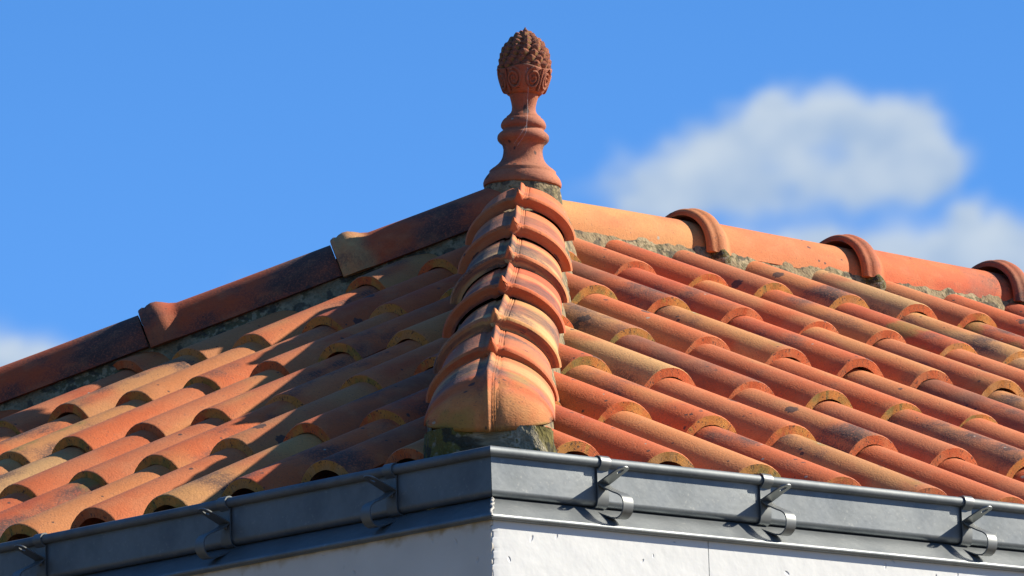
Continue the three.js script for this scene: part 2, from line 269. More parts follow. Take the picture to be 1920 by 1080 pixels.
const arcPts = (cx, cy, r, a0, a1, n) => Array.from({ length: n + 1 }, (_, i) => { const a = (a0 + (a1 - a0) * i / n) * Math.PI / 180; return [cx + r * Math.cos(a), cy + r * Math.sin(a)]; });

// walls: painted panels with a fine joint, their upper edge under the flashing
{
  const pits = (seed, many) => { const r = rng(seed), list = []; for (let i = 0; i < many; i++) list.push([r(), r(), 0.0025 + 0.005 * r() * r(), r() * 0.7 + 0.3, r() * 6.3]); return list; };
  const p1 = pits(5, 200);
  const near = (list, u, v) => { let d = 0; for (const [x, y, s, e, a] of list) { let dx = u - x, dy = v - y; dx -= Math.round(dx); dy -= Math.round(dy); if (Math.abs(dx) > 0.03 || Math.abs(dy) > 0.03) continue; const c = Math.cos(a), q = Math.sin(a); d = Math.max(d, 1 - Math.hypot((dx * c + dy * q) / (s * e), (dy * c - dx * q) / (s * 1.5))); } return clamp(d * 2); };
  const white = texture(1024, 1024, (u, v) => { const k = 0.94 + 0.08 * pfbm(u, v, 8, 801) + 0.03 * pfbm(u, v, 90, 811), q = near(p1, u, v); let c = [0.63 * k, 0.652 * k, 0.64 * k];  return mix3(c, [0.55, 0.56, 0.57], q * 0.4); });
  const bump = gray(1024, 1024, (u, v) => 0.62 + 0.25 * pfbm(u, v, 40, 821) + 0.14 * pfbm(u, v, 10, 825) - 0.42 * near(p1, u, v));
  const stainedAndShaded = texture(1024, 1024, (u, v) => {  // yellow stains over a base colour toned down for the shaded side
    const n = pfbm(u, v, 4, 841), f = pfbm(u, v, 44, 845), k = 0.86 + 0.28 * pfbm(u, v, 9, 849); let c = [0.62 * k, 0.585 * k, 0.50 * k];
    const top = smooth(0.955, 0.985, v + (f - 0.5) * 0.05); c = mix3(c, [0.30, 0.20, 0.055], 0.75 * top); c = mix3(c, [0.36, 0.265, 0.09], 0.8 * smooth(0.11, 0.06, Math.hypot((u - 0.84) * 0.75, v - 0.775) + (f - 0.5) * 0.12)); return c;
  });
  const matR = new THREE.MeshStandardMaterial({ map: white, bumpMap: bump, bumpScale: 0.004, roughness: 0.9 });
  const matL = new THREE.MeshStandardMaterial({ map: stainedAndShaded, bumpMap: bump, bumpScale: 0.003, roughness: 0.95 });
  const WO = 0.034, TOP = -0.112, BOT = -3.3;
  // panels of the right-hand wall; the corner panel has a chipped edge
  const panel = (run, x0, x1, seed, chip) => {
    const pos = [], uv = [], idx = [], nx = chip ? 3 : 2, ny = 260, ys = Array.from({ length: ny + 1 }, (_, j) => j < ny - 8 ? TOP - 0.45 * j / (ny - 8) : mix(TOP - 0.45, BOT, (j - ny + 8) / 8));
    for (const y of ys) { const e = chip ? 0.0065 * (fbm(y * 60, 1, seed, 4) - 0.42) + (fbm(y * 130, 4, seed, 2) > 0.66 ? 0.003 : 0) : 0; const xs = chip ? [x0 + e, x0 + e + 0.012, x0 + 0.06, x1] : [x0, (x0 + x1) / 2, x1]; xs.forEach((x, i) => { pos.push(run.dir * x, y, WO - (chip && i === 0 ? 0.002 : 0)); uv.push(x / 1, y / 1 + 0.095); }); }
    const w = chip ? 4 : 3; for (let j = 0; j < ny; j++) for (let i = 0; i < w - 1; i++) { const a = j * w + i, b = a + 1, c = a + w, d = c + 1; if (run.dir > 0) idx.push(a, c, b, b, c, d); else idx.push(a, b, c, b, d, c); }
    // returns into the joint and round the corner
    const back = (i, flip) => { const s = pos.length / 3; for (let j = 0; j <= ny; j++) { const q = (j * w + i) * 3; for (const dz of [0, -0.045]) { pos.push(pos[q], pos[q + 1], pos[q + 2] + dz); uv.push(pos[q] + dz, pos[q + 1] + 0.095); } } for (let j = 0; j < ny; j++) { const a = s + j * 2, b = a + 1, c = a + 2, d = a + 3; if (flip) idx.push(a, b, c, b, d, c); else idx.push(a, c, b, b, c, d); } };
    back(0, run.dir > 0); back(w - 1, run.dir < 0);
    const g = geom(pos, uv, [[idx, 0]]); g.applyMatrix4(run.m); return g;
  };
  const JOINT = 0.478;
  mesh('wall', panel(runR, -WO + 0.001, JOINT, 3, true), matR, house);
  mesh('wall', panel(runR, JOINT + 0.0022, 4.2, 4, false), matR, house);
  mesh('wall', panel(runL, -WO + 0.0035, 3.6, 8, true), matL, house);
  // masonry behind the panels, up to the underside of the roof
  const core = [], W = 0.02;
  const box = (x0, x1, z0, z1, y0, y1) => { const b = new THREE.BoxGeometry(x1 - x0, y1 - y0, z1 - z0); b.translate((x0 + x1) / 2, (y0 + y1) / 2, (z0 + z1) / 2); return b; };
  const g = box(W - 0.034 + 0.03, 4.1, -3.55, W - 0.03, BOT - 0.1, TOP + 0.02); g.applyMatrix4(frame(R, U, L.clone().negate(), EDGE)); core.push(g);
  mesh('wall_core', mergeGeometries(core), matR, house);
}
// flashing: a sloping zinc strip with a rolled lip
{
  const pts = [[-0.05, -0.066], [-0.010, -0.0785], ...arcPts(0.0405, -0.1195, 0.0055, 56, -90, 8), [0.030, -0.1250]];
  mesh('flashing', sweepRun(runR, pts), zincMat, house); mesh('flashing', sweepRun(runL, pts), zincMat, house);
  // the soldered mitre
  const c = []; for (let i = 0; i <= 8; i++) { const t = i / 8, o = mix(-0.008, 0.044, t), y = mix(-0.0795, -0.1150, t) + 0.0005 + (i === 8 ? -0.006 : 0); c.push(EDGE.clone().addScaledVector(R, -o).addScaledVector(L, -o).addScaledVector(U, y).add(V((hash2(i, 3, 1) - 0.3) * 0.004, 0, 0))); }
  const seam = tube(c, 0.0028, 6, 4), p = seam.attributes.position; for (let i = 0; i < p.count; i++) p.setY(i, p.getY(i) + (hash2(i, 5, 2) - 0.5) * 0.0016); seam.computeVertexNormals();
  mesh('solder_seam', seam, solderMat, house);
}

// roof underlay: four planes under the tiles, and the soffit
const D = -0.125;
const roof = (() => {
  const e = 0.02, c0 = at(e, e, D + e * T), cR = at(RIDGE + 2 * A, e, D + e * T), cL = at(e, 2 * A - e, D + e * T), cB = at(RIDGE + 2 * A, 2 * A - e, D + e * T), a0 = at(A, A, A * T + D), a1 = at(RIDGE + A, A, A * T + D);
  const tri = [[c0, cR, a1], [c0, a1, a0], [cL, c0, a0], [cB, cL, a0], [cB, a0, a1], [cR, cB, a1], [c0, cL, cB], [c0, cB, cR]], pos = [], uv = [];
  for (const t of tri) for (const q of t) { pos.push(q.x, q.y, q.z); uv.push(q.x, q.z); }
  return mesh('roof', geom(pos, uv, [[pos.map((_, i) => i).filter((i) => i < pos.length / 3), 0]]), new THREE.MeshStandardMaterial({ color: new THREE.Color().setRGB(0.09, 0.06, 0.045), roughness: 1 }), house);
})();

// ---------------------------------------------------------------- roof tiles
const TW = 0.22, TL = 0.44;
function tileGeometry(seed) {
  const r = rng(seed * 77 + 5), st = [], f1 = r() * 10;
  const zs = [0, 0.003, 0.04, 0.16, 0.30, TL];
  for (const z of zs) {
    const k = 1 - 0.205 * (z / TL), ro = 0.084 * k * (z === 0 ? 0.982 : 1), pts = [], drop = 0.004 * (z / TL), cy = -0.084 - drop;
    pts.push([-0.160, -0.050], [-0.151, -0.064], [-0.136, -0.073], [-0.116, -0.0765], [-0.098, -0.074]);
    for (let i = 0; i <= 14; i++) { const a = (-82 + i * (82 + 60) / 14) * Math.PI / 180; pts.push([ro * Math.sin(a) * 1.01, cy + ro * Math.cos(a)]); }
    st.push({ z: -z, pts });
  }
  const lean = 0.20;
  return shell(st, 0.0172, [0.32, 0.5], (s, x, y) => { const w = s.z > -0.01 ? 1 : 0.3 + 0.7 * Math.max(0, 1 + s.z / 0.12); return s.z - y * lean * w * (s.z > -0.13 ? 1 : 0) - 0.0050 * (fbm(x * 50 + f1, y * 70, seed + 900, 3) - 0.5) * (s.z > -0.01 ? 1 : 0); });
}
const tileGeo = Array.from({ length: 10 }, (_, i) => {
  const g = tileGeometry(i + 1), r = rng(i * 13 + 3), t = g.attributes.uv, du = r() * 2, dv = r() * 0.9, f = r() < 0.5 ? -1 : 1;
  for (let k = 0; k < t.count; k++) t.setXY(k, t.getX(k) * f + du, t.getY(k) + dv);
  return g;
});
const rt = rng(2024);
// which clay each tile shows, where the photograph lets one tell: [face, column, course] -> texture
const picked = { 'R2,0': 0, 'R0,0': 3, 'R1,0': 3, 'R2,1': 3, 'R3,0': 8, 'R3,1': 6, 'R4,0': 5, 'R4,1': 0, 'R5,0': 7, 'R5,1': 6, 'R6,1': 7, 'R3,2': 1, 'R4,2': 9, 'R5,2': 4, 'R6,2': 2, 'R5,3': 9, 'R6,3': 0, 'R7,3': 5, 'R6,4': 10, 'R7,4': 4, 'R8,4': 1, 'R9,4': 0, 'R10,4': 2, 'R8,5': 10, 'R9,5': 1, 'R10,5': 0, 'R11,5': 6, 'R7,2': 2, 'R8,3': 1, 'R2,2': 7,
  'L3,0': 9, 'L4,0': 7, 'L5,0': 0, 'L2,0': 8, 'L1,0': 4, 'L4,1': 6, 'L5,1': 2, 'L6,1': 7, 'L3,1': 4, 'L2,1': 8, 'L5,2': 6, 'L6,2': 2, 'L7,2': 0, 'L8,2': 7, 'L7,3': 10, 'L8,3': 2, 'L9,3': 0, 'L6,3': 4, 'L8,4': 8, 'L9,4': 2, 'L10,4': 0, 'L11,4': 2, 'L3,2': 4, 'L4,2': 10 };
function layFace(face, dirA, dirUp, w, a0, s0, e, cols, planes) {
  const x = face === 'R' ? R : L.clone().negate(), nrm = V(0, CP, 0).addScaledVector(dirUp, -SP), down = V(0, -SP, 0).addScaledVector(dirUp, -CP);
  for (let j = 0; j < 6; j++) for (let c = -2; c <= cols(j); c++) {
    const a = a0 + c * w + (rt() - 0.5) * 0.010, s = s0 + j * e + (rt() - 0.5) * 0.016, k = Math.floor(rt() * 10), tex = picked[face + c + ',' + j] ?? Math.floor(rt() * 12), tint = Math.floor(rt() * 2), mo = Math.floor(rt() * 4), q1 = (rt() - 0.5) * 0.026, q2 = (rt() - 0.5) * 0.05, q3 = (rt() - 0.5) * 0.008;
    if (a < s * CP - 0.28 || a < -0.2) continue;
    const o = V(0, 0, 0).addScaledVector(dirA, a).addScaledVector(dirUp, s * CP).addScaledVector(U, s * SP).addScaledVector(nrm, q3);
    const M = frame(x, nrm, down, o).multiply(new THREE.Matrix4().makeRotationFromEuler(new THREE.Euler(-0.003 + q1 * 0.4, q1, q2)));
    const mats = [tileMat[tex * 2 + tint], mouthMat[mo]], box = [];
    for (const [px, pz] of [[-0.17, 0.03], [0.09, 0.03], [-0.17, -TL], [0.09, -TL]]) box.push(V(px, 0, pz).applyMatrix4(M));
    const crosses = planes.some((p) => box.some((b) => b.x * p[0] + b.y * p[1] + b.z * p[2] < p[3])), gone = planes.some((p) => box.every((b) => b.x * p[0] + b.y * p[1] + b.z * p[2] < p[3]));
    if (gone) continue;
    if (!crosses) { place(mesh('roof_tile', tileGeo[k], mats, roof), M); continue; }
    const g = cut(tileGeo[k].clone().applyMatrix4(M), planes); if (g) mesh('roof_tile', g, mats, roof);
  }
}
const RC = [8, 9, 11, 13, 14, 16], LC = [8, 10, 11, 12, 13, 14];
layFace('R', R, L, 0.22, 0.23684, 0, 0.36574, (j) => RC[j], [[1, 0, 0, 0.035], [-L.x, 0, -L.z, -(A - 0.03)]]);
layFace('L', L, R, 0.21787, 0.19607, -0.01033, 0.36947, (j) => LC[j], [[-1, 0, 0, 0.03], [0, 0, 1, -(A - 0.02) * Math.SQRT2]]);

// ---------------------------------------------------------------- hip tiles on the front hip
const HT = Math.atan(T * S2), hN = V(0, Math.cos(HT), Math.sin(HT)), hDown = V(0, -Math.sin(HT), Math.cos(HT)), X = V(1, 0, 0);
const hipProfile = (w, h, crest = 0.004) => { const p = []; for (let i = -16; i <= 16; i++) { if (Math.abs(i) < 2) continue; const t = i / 16, a = Math.abs(Math.sin(t * Math.PI / 2)), y = h * (0.25 * (1 - a) + 0.75 * Math.sqrt(Math.max(0, 1 - Math.pow(a, 2.15)))); p.push([w * Math.sign(t) * a, y]); } 
  // a crest along the seam with a fine bead beside it
  const q = []; q.push(...p); const i = q.findIndex((e) => e[0] > 0), ya = h; 
  q.splice(i, 0, [-0.016, ya - 0.0070], [-0.007, ya - 0.0035], [-0.001, ya + crest], [0.004, ya + crest * 0.55], [0.0095, ya - 0.0035], [0.0115, ya - 0.0020], [0.0135, ya - 0.0052], [0.0155, ya - 0.0036], [0.018, ya - 0.0074]); return q; };
const hipTex = [
  { a: P.salmon, b: P.orange, bands: [[0.10, 0.09, P.salmon, 0.8], [0.34, 0.16, P.straw, 0.9]], spots: 6, dark: 0.1 },
  { a: P.red, b: P.orange, bands: [[0.40, 0.16, P.plum, 0.6]], spots: 8, flame: 0.2, dark: 0.15 },
  { a: P.salmon, b: P.sand, bands: [[0.10, 0.06, P.soot, 0.6], [0.28, 0.12, P.straw, 1], [0.47, 0.15, P.soot, 0.85]], spots: 16, dark: 0.2 },
  { a: P.orange, b: P.red, bands: [[0.31, 0.16, P.soot, 0.9], [0.50, 0.06, P.straw, 0.6]], spots: 10 },
  { a: P.salmon, b: P.sand, bands: [[0.10, 0.05, P.soot, 0.6], [0.26, 0.12, P.straw, 1], [0.44, 0.13, P.soot, 0.8], [0.60, 0.06, P.sand, 0.9]], spots: 14, dark: 0.2 },
  { a: P.orange, b: P.salmon, bands: [[0.30, 0.12, P.plum, 0.8], [0.46, 0.12, P.soot, 0.7]], spots: 8 },
  { a: P.orange, b: P.salmon, bands: [[0.30, 0.14, P.brown, 0.7]], spots: 8 },
];
const hipMat = hipTex.map((o, i) => clayMat(clayTexture(50 + i, o)));
function hipGeometry(seed, len) {
  const st = [], zs = [0, 0.004, 0.010, 0.016, 0.024, 0.034, 0.042, 0.050, 0.056, 0.12, 0.25, len], lift = [0.009, 0.0135, 0.015, 0.0115, 0.0105, 0.0115, 0.0105, 0.006, 0.0015, -0.001, 0, 0];
  zs.forEach((z, i) => { const k = 1 - 0.10 * z / len, d = lift[i]; st.push({ z: -z, thick: 0.013 + d * 0.7, pts: hipProfile(0.109 * k + d * 0.6, 0.088 * k + d, z < 0.05 ? 0.013 : 0.008) }); });
  return shell(st, 0.013, [0.42, 0.62], (s, x, y) => { const n = s.z > -0.045 ? 1 : 0, nose = 0.012 * Math.max(0, 1 - Math.abs(x + 0.004) / 0.02); return s.z + n * (nose * (s.z > -0.03 ? 1 : 0.4) + 0.010 * (fbm(x * 22, y * 22, seed, 4) - 0.5) - 0.10 * y + 0.006); });
}
const hipAt = (t, up) => V(0, t * T, -Math.SQRT2 * t).addScaledVector(hN, up);
const lips = [0.205, 0.45, 0.745, 1.035, 1.335, 1.65];
const rh = rng(31);
lips.forEach((t, i) => {
  const M = frame(X, hN, hDown, hipAt(t, -0.004).add(V(0.006 - 0.006 * i / 5 + (rh() - 0.5) * 0.003, 0, 0))).multiply(new THREE.Matrix4().makeRotationFromEuler(new THREE.Euler(-0.015 + (rh() - 0.5) * 0.014, (rh() - 0.5) * 0.035, (rh() - 0.5) * 0.04)));
  place(mesh('hip_tile', hipGeometry(700 + i, i === 5 ? 0.38 : 0.46), [hipMat[i + 1], hipMat[i + 1]], roof), M);
});
{ // the end tile: a hip tile whose foot closes in a rounded hood
  const pts = (k, d = 0) => hipProfile(0.109 * k + d * 0.6, 0.088 * k + d, 0.005), pos = [], uv = [], idx = [], rows = [];
  const stations = [];
  for (const z of [-0.34, -0.22, -0.10, -0.02]) stations.push([z, 0, 0.985 + 0.06 * (z + 0.34) / 0.34]);
  for (let i = 0; i <= 14; i++) stations.push([0, i / 14 * 89 * Math.PI / 180, 1.045]);
  const n = pts(1).length; let v = 0, last = null;
  for (const [z, phi, k] of stations) {
    const row = []; for (const [x, y0] of pts(k)) {
      const rim = phi > 0 ? 1 + 0.0 * phi : 1, groove = phi > 0.32 && phi < 0.62 ? -0.0035 * Math.sin((phi - 0.32) / 0.3 * Math.PI) * (Math.abs(x) > 0.02 ? 1 : 0) : 0;
      const y = (y0 + groove) * rim, xx = x * (1 - 0.05 * Math.sin(Math.min(phi, 1.57))); row.push([xx, y * Math.cos(phi), z + y * Math.sin(phi) * 1.12]);
    }
    rows.push(row); if (last) { const m = n >> 1; v += Math.hypot(row[m][1] - last[m][1], row[m][2] - last[m][2]); } last = row; row.v = v;
  }
  for (const inside of [0, 1]) rows.forEach((row) => row.forEach((p, i) => { const q = inside ? [p[0] * 0.88, p[1] * 0.88, p[2] < 0 ? p[2] : p[2] * 0.88] : p; pos.push(...q); uv.push(i / (n - 1), row.v / 0.5); }));
  const m = rows.length; for (const inside of [0, 1]) for (let j = 0; j < m - 1; j++) for (let i = 0; i < n - 1; i++) { const a = inside * m * n + j * n + i, b = a + 1, c = a + n, d = c + 1; if (inside) idx.push(a, b, c, b, d, c); else idx.push(a, c, b, b, c, d); }
  for (let i = 0; i < n - 1; i++) { const a = (m - 1) * n + i, b = a + 1, c = a + m * n, d = c + 1; idx.push(a, c, b, b, c, d); }
  const seedTex = clayTexture(57, { a: P.salmon, b: P.orange, bands: [[0.42, 0.12, P.straw, 0.9], [0.64, 0.09, P.plum, 0.9], [0.90, 0.10, P.sand, 0.8], [0.99, 0.05, P.olive, 0.9]], spots: 22, olive: 0.3, dark: 0.35 });
  const g = geom(pos, uv, [[idx, 0]]);
  place(mesh('hip_end_tile', g, clayMat(seedTex), roof), frame(X, hN, hDown, hipAt(0.058, -0.008).add(V(0.008, 0, 0))));
}

// ---------------------------------------------------------------- ridge tiles: half round, with a rolled collar at the left end
const ridgeTexs = [{ a: P.salmon, b: P.sand, flame: 0.6, spots: 10 }, { a: P.salmon, b: P.orange, flame: 0.3, bands: [[0.04, 0.10, P.brown, 0.75]], spots: 14 }, { a: P.orange, b: P.red, bands: [[0.75, 0.1, P.plum, 0.5], [0.03, 0.12, P.brown, 0.7]], spots: 14, dark: 0.1 }, { a: P.brown, b: P.red, dark: 0.55, spots: 12 }, { a: P.red, b: P.brown, dark: 0.5, bands: [[0.04, 0.1, P.brown, 0.6]], spots: 14 }, { a: P.red, b: P.brown, dark: 0.5, bands: [[0.03, 0.13, P.straw, 1]], spots: 14 }];  // last entry: straw band paints the beige, sunlit patch on its collar
const ridgeMat = ridgeTexs.map((o, i) => clayMat(clayTexture(70 + i, o)));
function ridgeGeometry(len, collar, seed, swell = 1) {
  const prof = collar ? [[0, 0.100, 0.008], [0.002, 0.1045, 0.012], [0.010, 0.1085, 0.016], [0.016, 0.1055, 0.015], [0.022, 0.1095, 0.018], [0.032, 0.1125, 0.022], [0.044, 0.1105, 0.022], [0.056, 0.103, 0.018], [0.070, 0.093, 0.013], [0.086, 0.0865, 0.012]] : [[0, 0.083, 0.011], [0.003, 0.0845, 0.012]];
  for (const q of prof) if (q[1] > 0.0865) { const d = (q[1] - 0.0865) * (1 - swell); q[1] -= d; q[2] -= d * 0.7; }
  prof.push([len * 0.5, 0.085, 0.012], [len, 0.084, 0.012]);
  const st = prof.map(([z, r, th]) => { const pts = []; for (let i = 0; i <= 28; i++) { const a = (-96 + 192 * i / 28) * Math.PI / 180; pts.push([r * Math.sin(a), -0.085 + r * Math.cos(a) * 0.96 + 0.003]); } pts[0] = [pts[1][0] - 0.001, pts[0][1]]; return { z, thick: th, pts }; });
  return shell(st, 0.012, [0.30, 0.55], (s, x, y) => s.z + (s.z < 0.003 ? 0.002 * (fbm(x * 50, y * 50, seed, 3) - 0.5) : 0));
}
{
  // the ridge runs away to the right
  const x = L.clone(), top = APEX.clone().addScaledVector(U, 0.028);
  [[0.03, 0.46, false, 0], [0.468, 0.55, true, 1], [0.972, 0.56, true, 2], [1.492, 0.56, true, 4], [2.0, 0.56, true, 1]].forEach(([k, len, collar, mi], i) => {
    const M = frame(x, U, R, top.clone().addScaledVector(R, k).addScaledVector(U, collar ? 0.004 : 0)).multiply(new THREE.Matrix4().makeRotationFromEuler(new THREE.Euler(collar ? 0.012 : 0, (rh() - 0.5) * 0.012, 0)));
    const m = mesh('ridge_tile', ridgeGeometry(len, collar, 40 + i), [ridgeMat[mi], ridgeMat[mi]], roof); place(m, M);
  });
  // the left hip runs down to the left; its tiles lie mouth downwards
  const d = R.clone().sub(L).addScaledVector(U, T).normalize(), y = U.clone().addScaledVector(d, -d.dot(U)).normalize(), xx = y.clone().cross(d), low = Math.hypot(Math.SQRT2, T);
  const hipL = (k) => APEX.clone().addScaledVector(L, k).addScaledVector(R, -k).addScaledVector(U, -k * T).addScaledVector(y, 0.066);
  [[0.291, 0.42, true, 4, 2], [0.593, 0.4485, true, 2, 0], [0.897, 0.4505, true, 3, 1], [1.2, 0.4485, true, 2, 2]].forEach(([k, len, collar, mi], i) => {
    const M = frame(xx, y, d, hipL(k)).multiply(new THREE.Matrix4().makeRotationFromEuler(new THREE.Euler(-0.014, (rh() - 0.5) * 0.012, 0)));
    place(mesh('ridge_tile', ridgeGeometry(len, collar, 60 + i, 0.8), [ridgeMat[[5, 3, 3, 4][i]], ridgeMat[mi]], roof), M);  // brown stained clays, their colour deepened for the shade on this hip
  });
}

// ---------------------------------------------------------------- mortar bedding
function bed(pts, p0, dir, x, y, len, seed, amp, step = 0.008) {       // closed or open section [[x,y]...] swept from p0 along dir, roughened
  const pos = [], uv = [], idx = [], fine = []; let arc = 0; const arcs = [];
  for (let i = 0; i < pts.length - 1; i++) { const l = Math.hypot(pts[i + 1][0] - pts[i][0], pts[i + 1][1] - pts[i][1]), n = Math.max(1, Math.round(l / step)); for (let k = 0; k < n; k++) { fine.push([mix(pts[i][0], pts[i + 1][0], k / n), mix(pts[i][1], pts[i + 1][1], k / n)]); arcs.push(arc + l * k / n); } arc += l; } fine.push(pts[pts.length - 1]); arcs.push(arc);
  const n = fine.length, m = Math.ceil(len / step);
  for (let j = 0; j <= m; j++) for (let i = 0; i < n; i++) { const z = len * j / m, [a, b] = fine[i], l = Math.hypot(a, b + 0.001), w = amp * (2 * fbm3(a * 26, b * 26, z * 26, seed, 4) - 1) + amp * 0.9 * (vnoise3(a * 9, b * 9, z * 9, seed + 5) - 0.5); const q = p0.clone().addScaledVector(dir, z).addScaledVector(x, a + w * a / l).addScaledVector(y, b + w * b / l + w * 0.25); pos.push(q.x, q.y, q.z); uv.push(z / 0.35, arcs[i] / 0.35); }
  for (let j = 0; j < m; j++) for (let i = 0; i < n - 1; i++) { const a = j * n + i, b = a + 1, c = a + n, d = c + 1; idx.push(a, c, b, b, c, d); }
  return geom(pos, uv, [[idx, 0]]);
}
{
  const up = hDown.clone().negate();
  // under the front hip
  mesh('mortar', bed([[0.120, -0.155], [0.108, -0.06], [0.094, -0.002], [0.08, 0.018], [-0.08, 0.018], [-0.094, -0.002], [-0.108, -0.06], [-0.120, -0.155]], hipAt(0.10, 0), up, X, hN, 2.8, 91, 0.008), mortarMat, roof);
  // its mossy front end, rounded
  { const pos = [], uv = [], idx = [], n = 56, m = 22; for (let j = 0; j <= m; j++) for (let i = 0; i <= n; i++) { const a = Math.PI * i / n, y = mix(-0.027, -0.17, j / m), rr = 0.112 + 0.006 * Math.sin(j / m * 2) , w = 0.009 * (2 * fbm3(Math.cos(a) * 3, y * 26, Math.sin(a) * 3, 97, 4) - 1), c = Math.cos(a), s = Math.sin(a), sq = Math.pow(Math.abs(c), 0.6) * Math.sign(c); const q = hipAt(0.062, 0).add(V(0.008 + sq * (rr + w), y - 0.0, (Math.pow(s, 0.8)) * (0.085 + w))); pos.push(q.x, q.y, q.z); uv.push(a * rr / 0.3, y / 0.3); } for (let j = 0; j < m; j++) for (let i = 0; i < n; i++) { const a = j * (n + 1) + i, b = a + 1, c = a + n + 1, d = c + 1; idx.push(a, b, c, b, d, c); } mesh('mortar', geom(pos, uv, [[idx, 0]]), mossMat, roof); }
  // under the ridge
  mesh('mortar', bed([[-0.135, -0.20], [-0.100, -0.10], [-0.082, -0.05], [-0.07, -0.03], [0.07, -0.03], [0.082, -0.05], [0.100, -0.10], [0.135, -0.20]], APEX.clone(), R, L, U, 3.2, 92, 0.009), mortarMat, roof);
  // mortar plugs under the collars of the ridge
  for (const k of [0.53, 1.035, 1.555]) { const g = new THREE.IcosahedronGeometry(0.024, 4), p = g.attributes.position; for (let i = 0; i < p.count; i++) { const w = 1 + 0.35 * (fbm3(p.getX(i) * 40, p.getY(i) * 40, p.getZ(i) * 40, 99, 3) - 0.5); p.setXYZ(i, p.getX(i) * w, p.getY(i) * w * 1.2, p.getZ(i) * w); } g.computeVertexNormals(); const m = mesh('mortar', g, mossMat, roof); m.position.copy(APEX).addScaledVector(R, k - 0.025).addScaledVector(L, -0.098).addScaledVector(U, -0.078); }
  // under the left hip
  const d = L.clone().sub(R).addScaledVector(U, -T).normalize(), y = U.clone().addScaledVector(d, -d.dot(U)).normalize(), x = y.clone().cross(d);
  mesh('mortar', bed([[-0.112, -0.19], [-0.090, -0.07], [-0.076, -0.03], [-0.052, 0.012], [-0.02, 0.034], [0.02, 0.034], [0.052, 0.012], [0.076, -0.03], [0.090, -0.07], [0.112, -0.19]], APEX.clone(), d, x, y, 2.45, 93, 0.007), mortarMat, roof);
  // the pedestal of the finial
  const pos = [], uv = [], idx = [], n = 64, m = 20; for (let j = 0; j <= m; j++) for (let i = 0; i <= n; i++) { const a = 2 * Math.PI * i / n, h = mix(-0.14, 0.054, j / m), rr = 0.083 + 0.02 * Math.pow(1 - j / m, 1.4), w = 0.006 * (2 * fbm3(Math.cos(a) * 3, h * 30, Math.sin(a) * 3, 95, 4) - 1), q = APEX.clone().add(V(-0.008 + (rr + w) * Math.cos(a), h, (rr + w) * Math.sin(a))); pos.push(q.x, q.y, q.z); uv.push(a * 0.28, h / 0.3); } for (let j = 0; j < m; j++) for (let i = 0; i < n; i++) { const a = j * (n + 1) + i, b = a + 1, c = a + n + 1, e = c + 1; idx.push(a, c, b, b, c, e); }
  mesh('mortar', geom(pos, uv, [[idx, 0]]), mortarMat, roof);
}

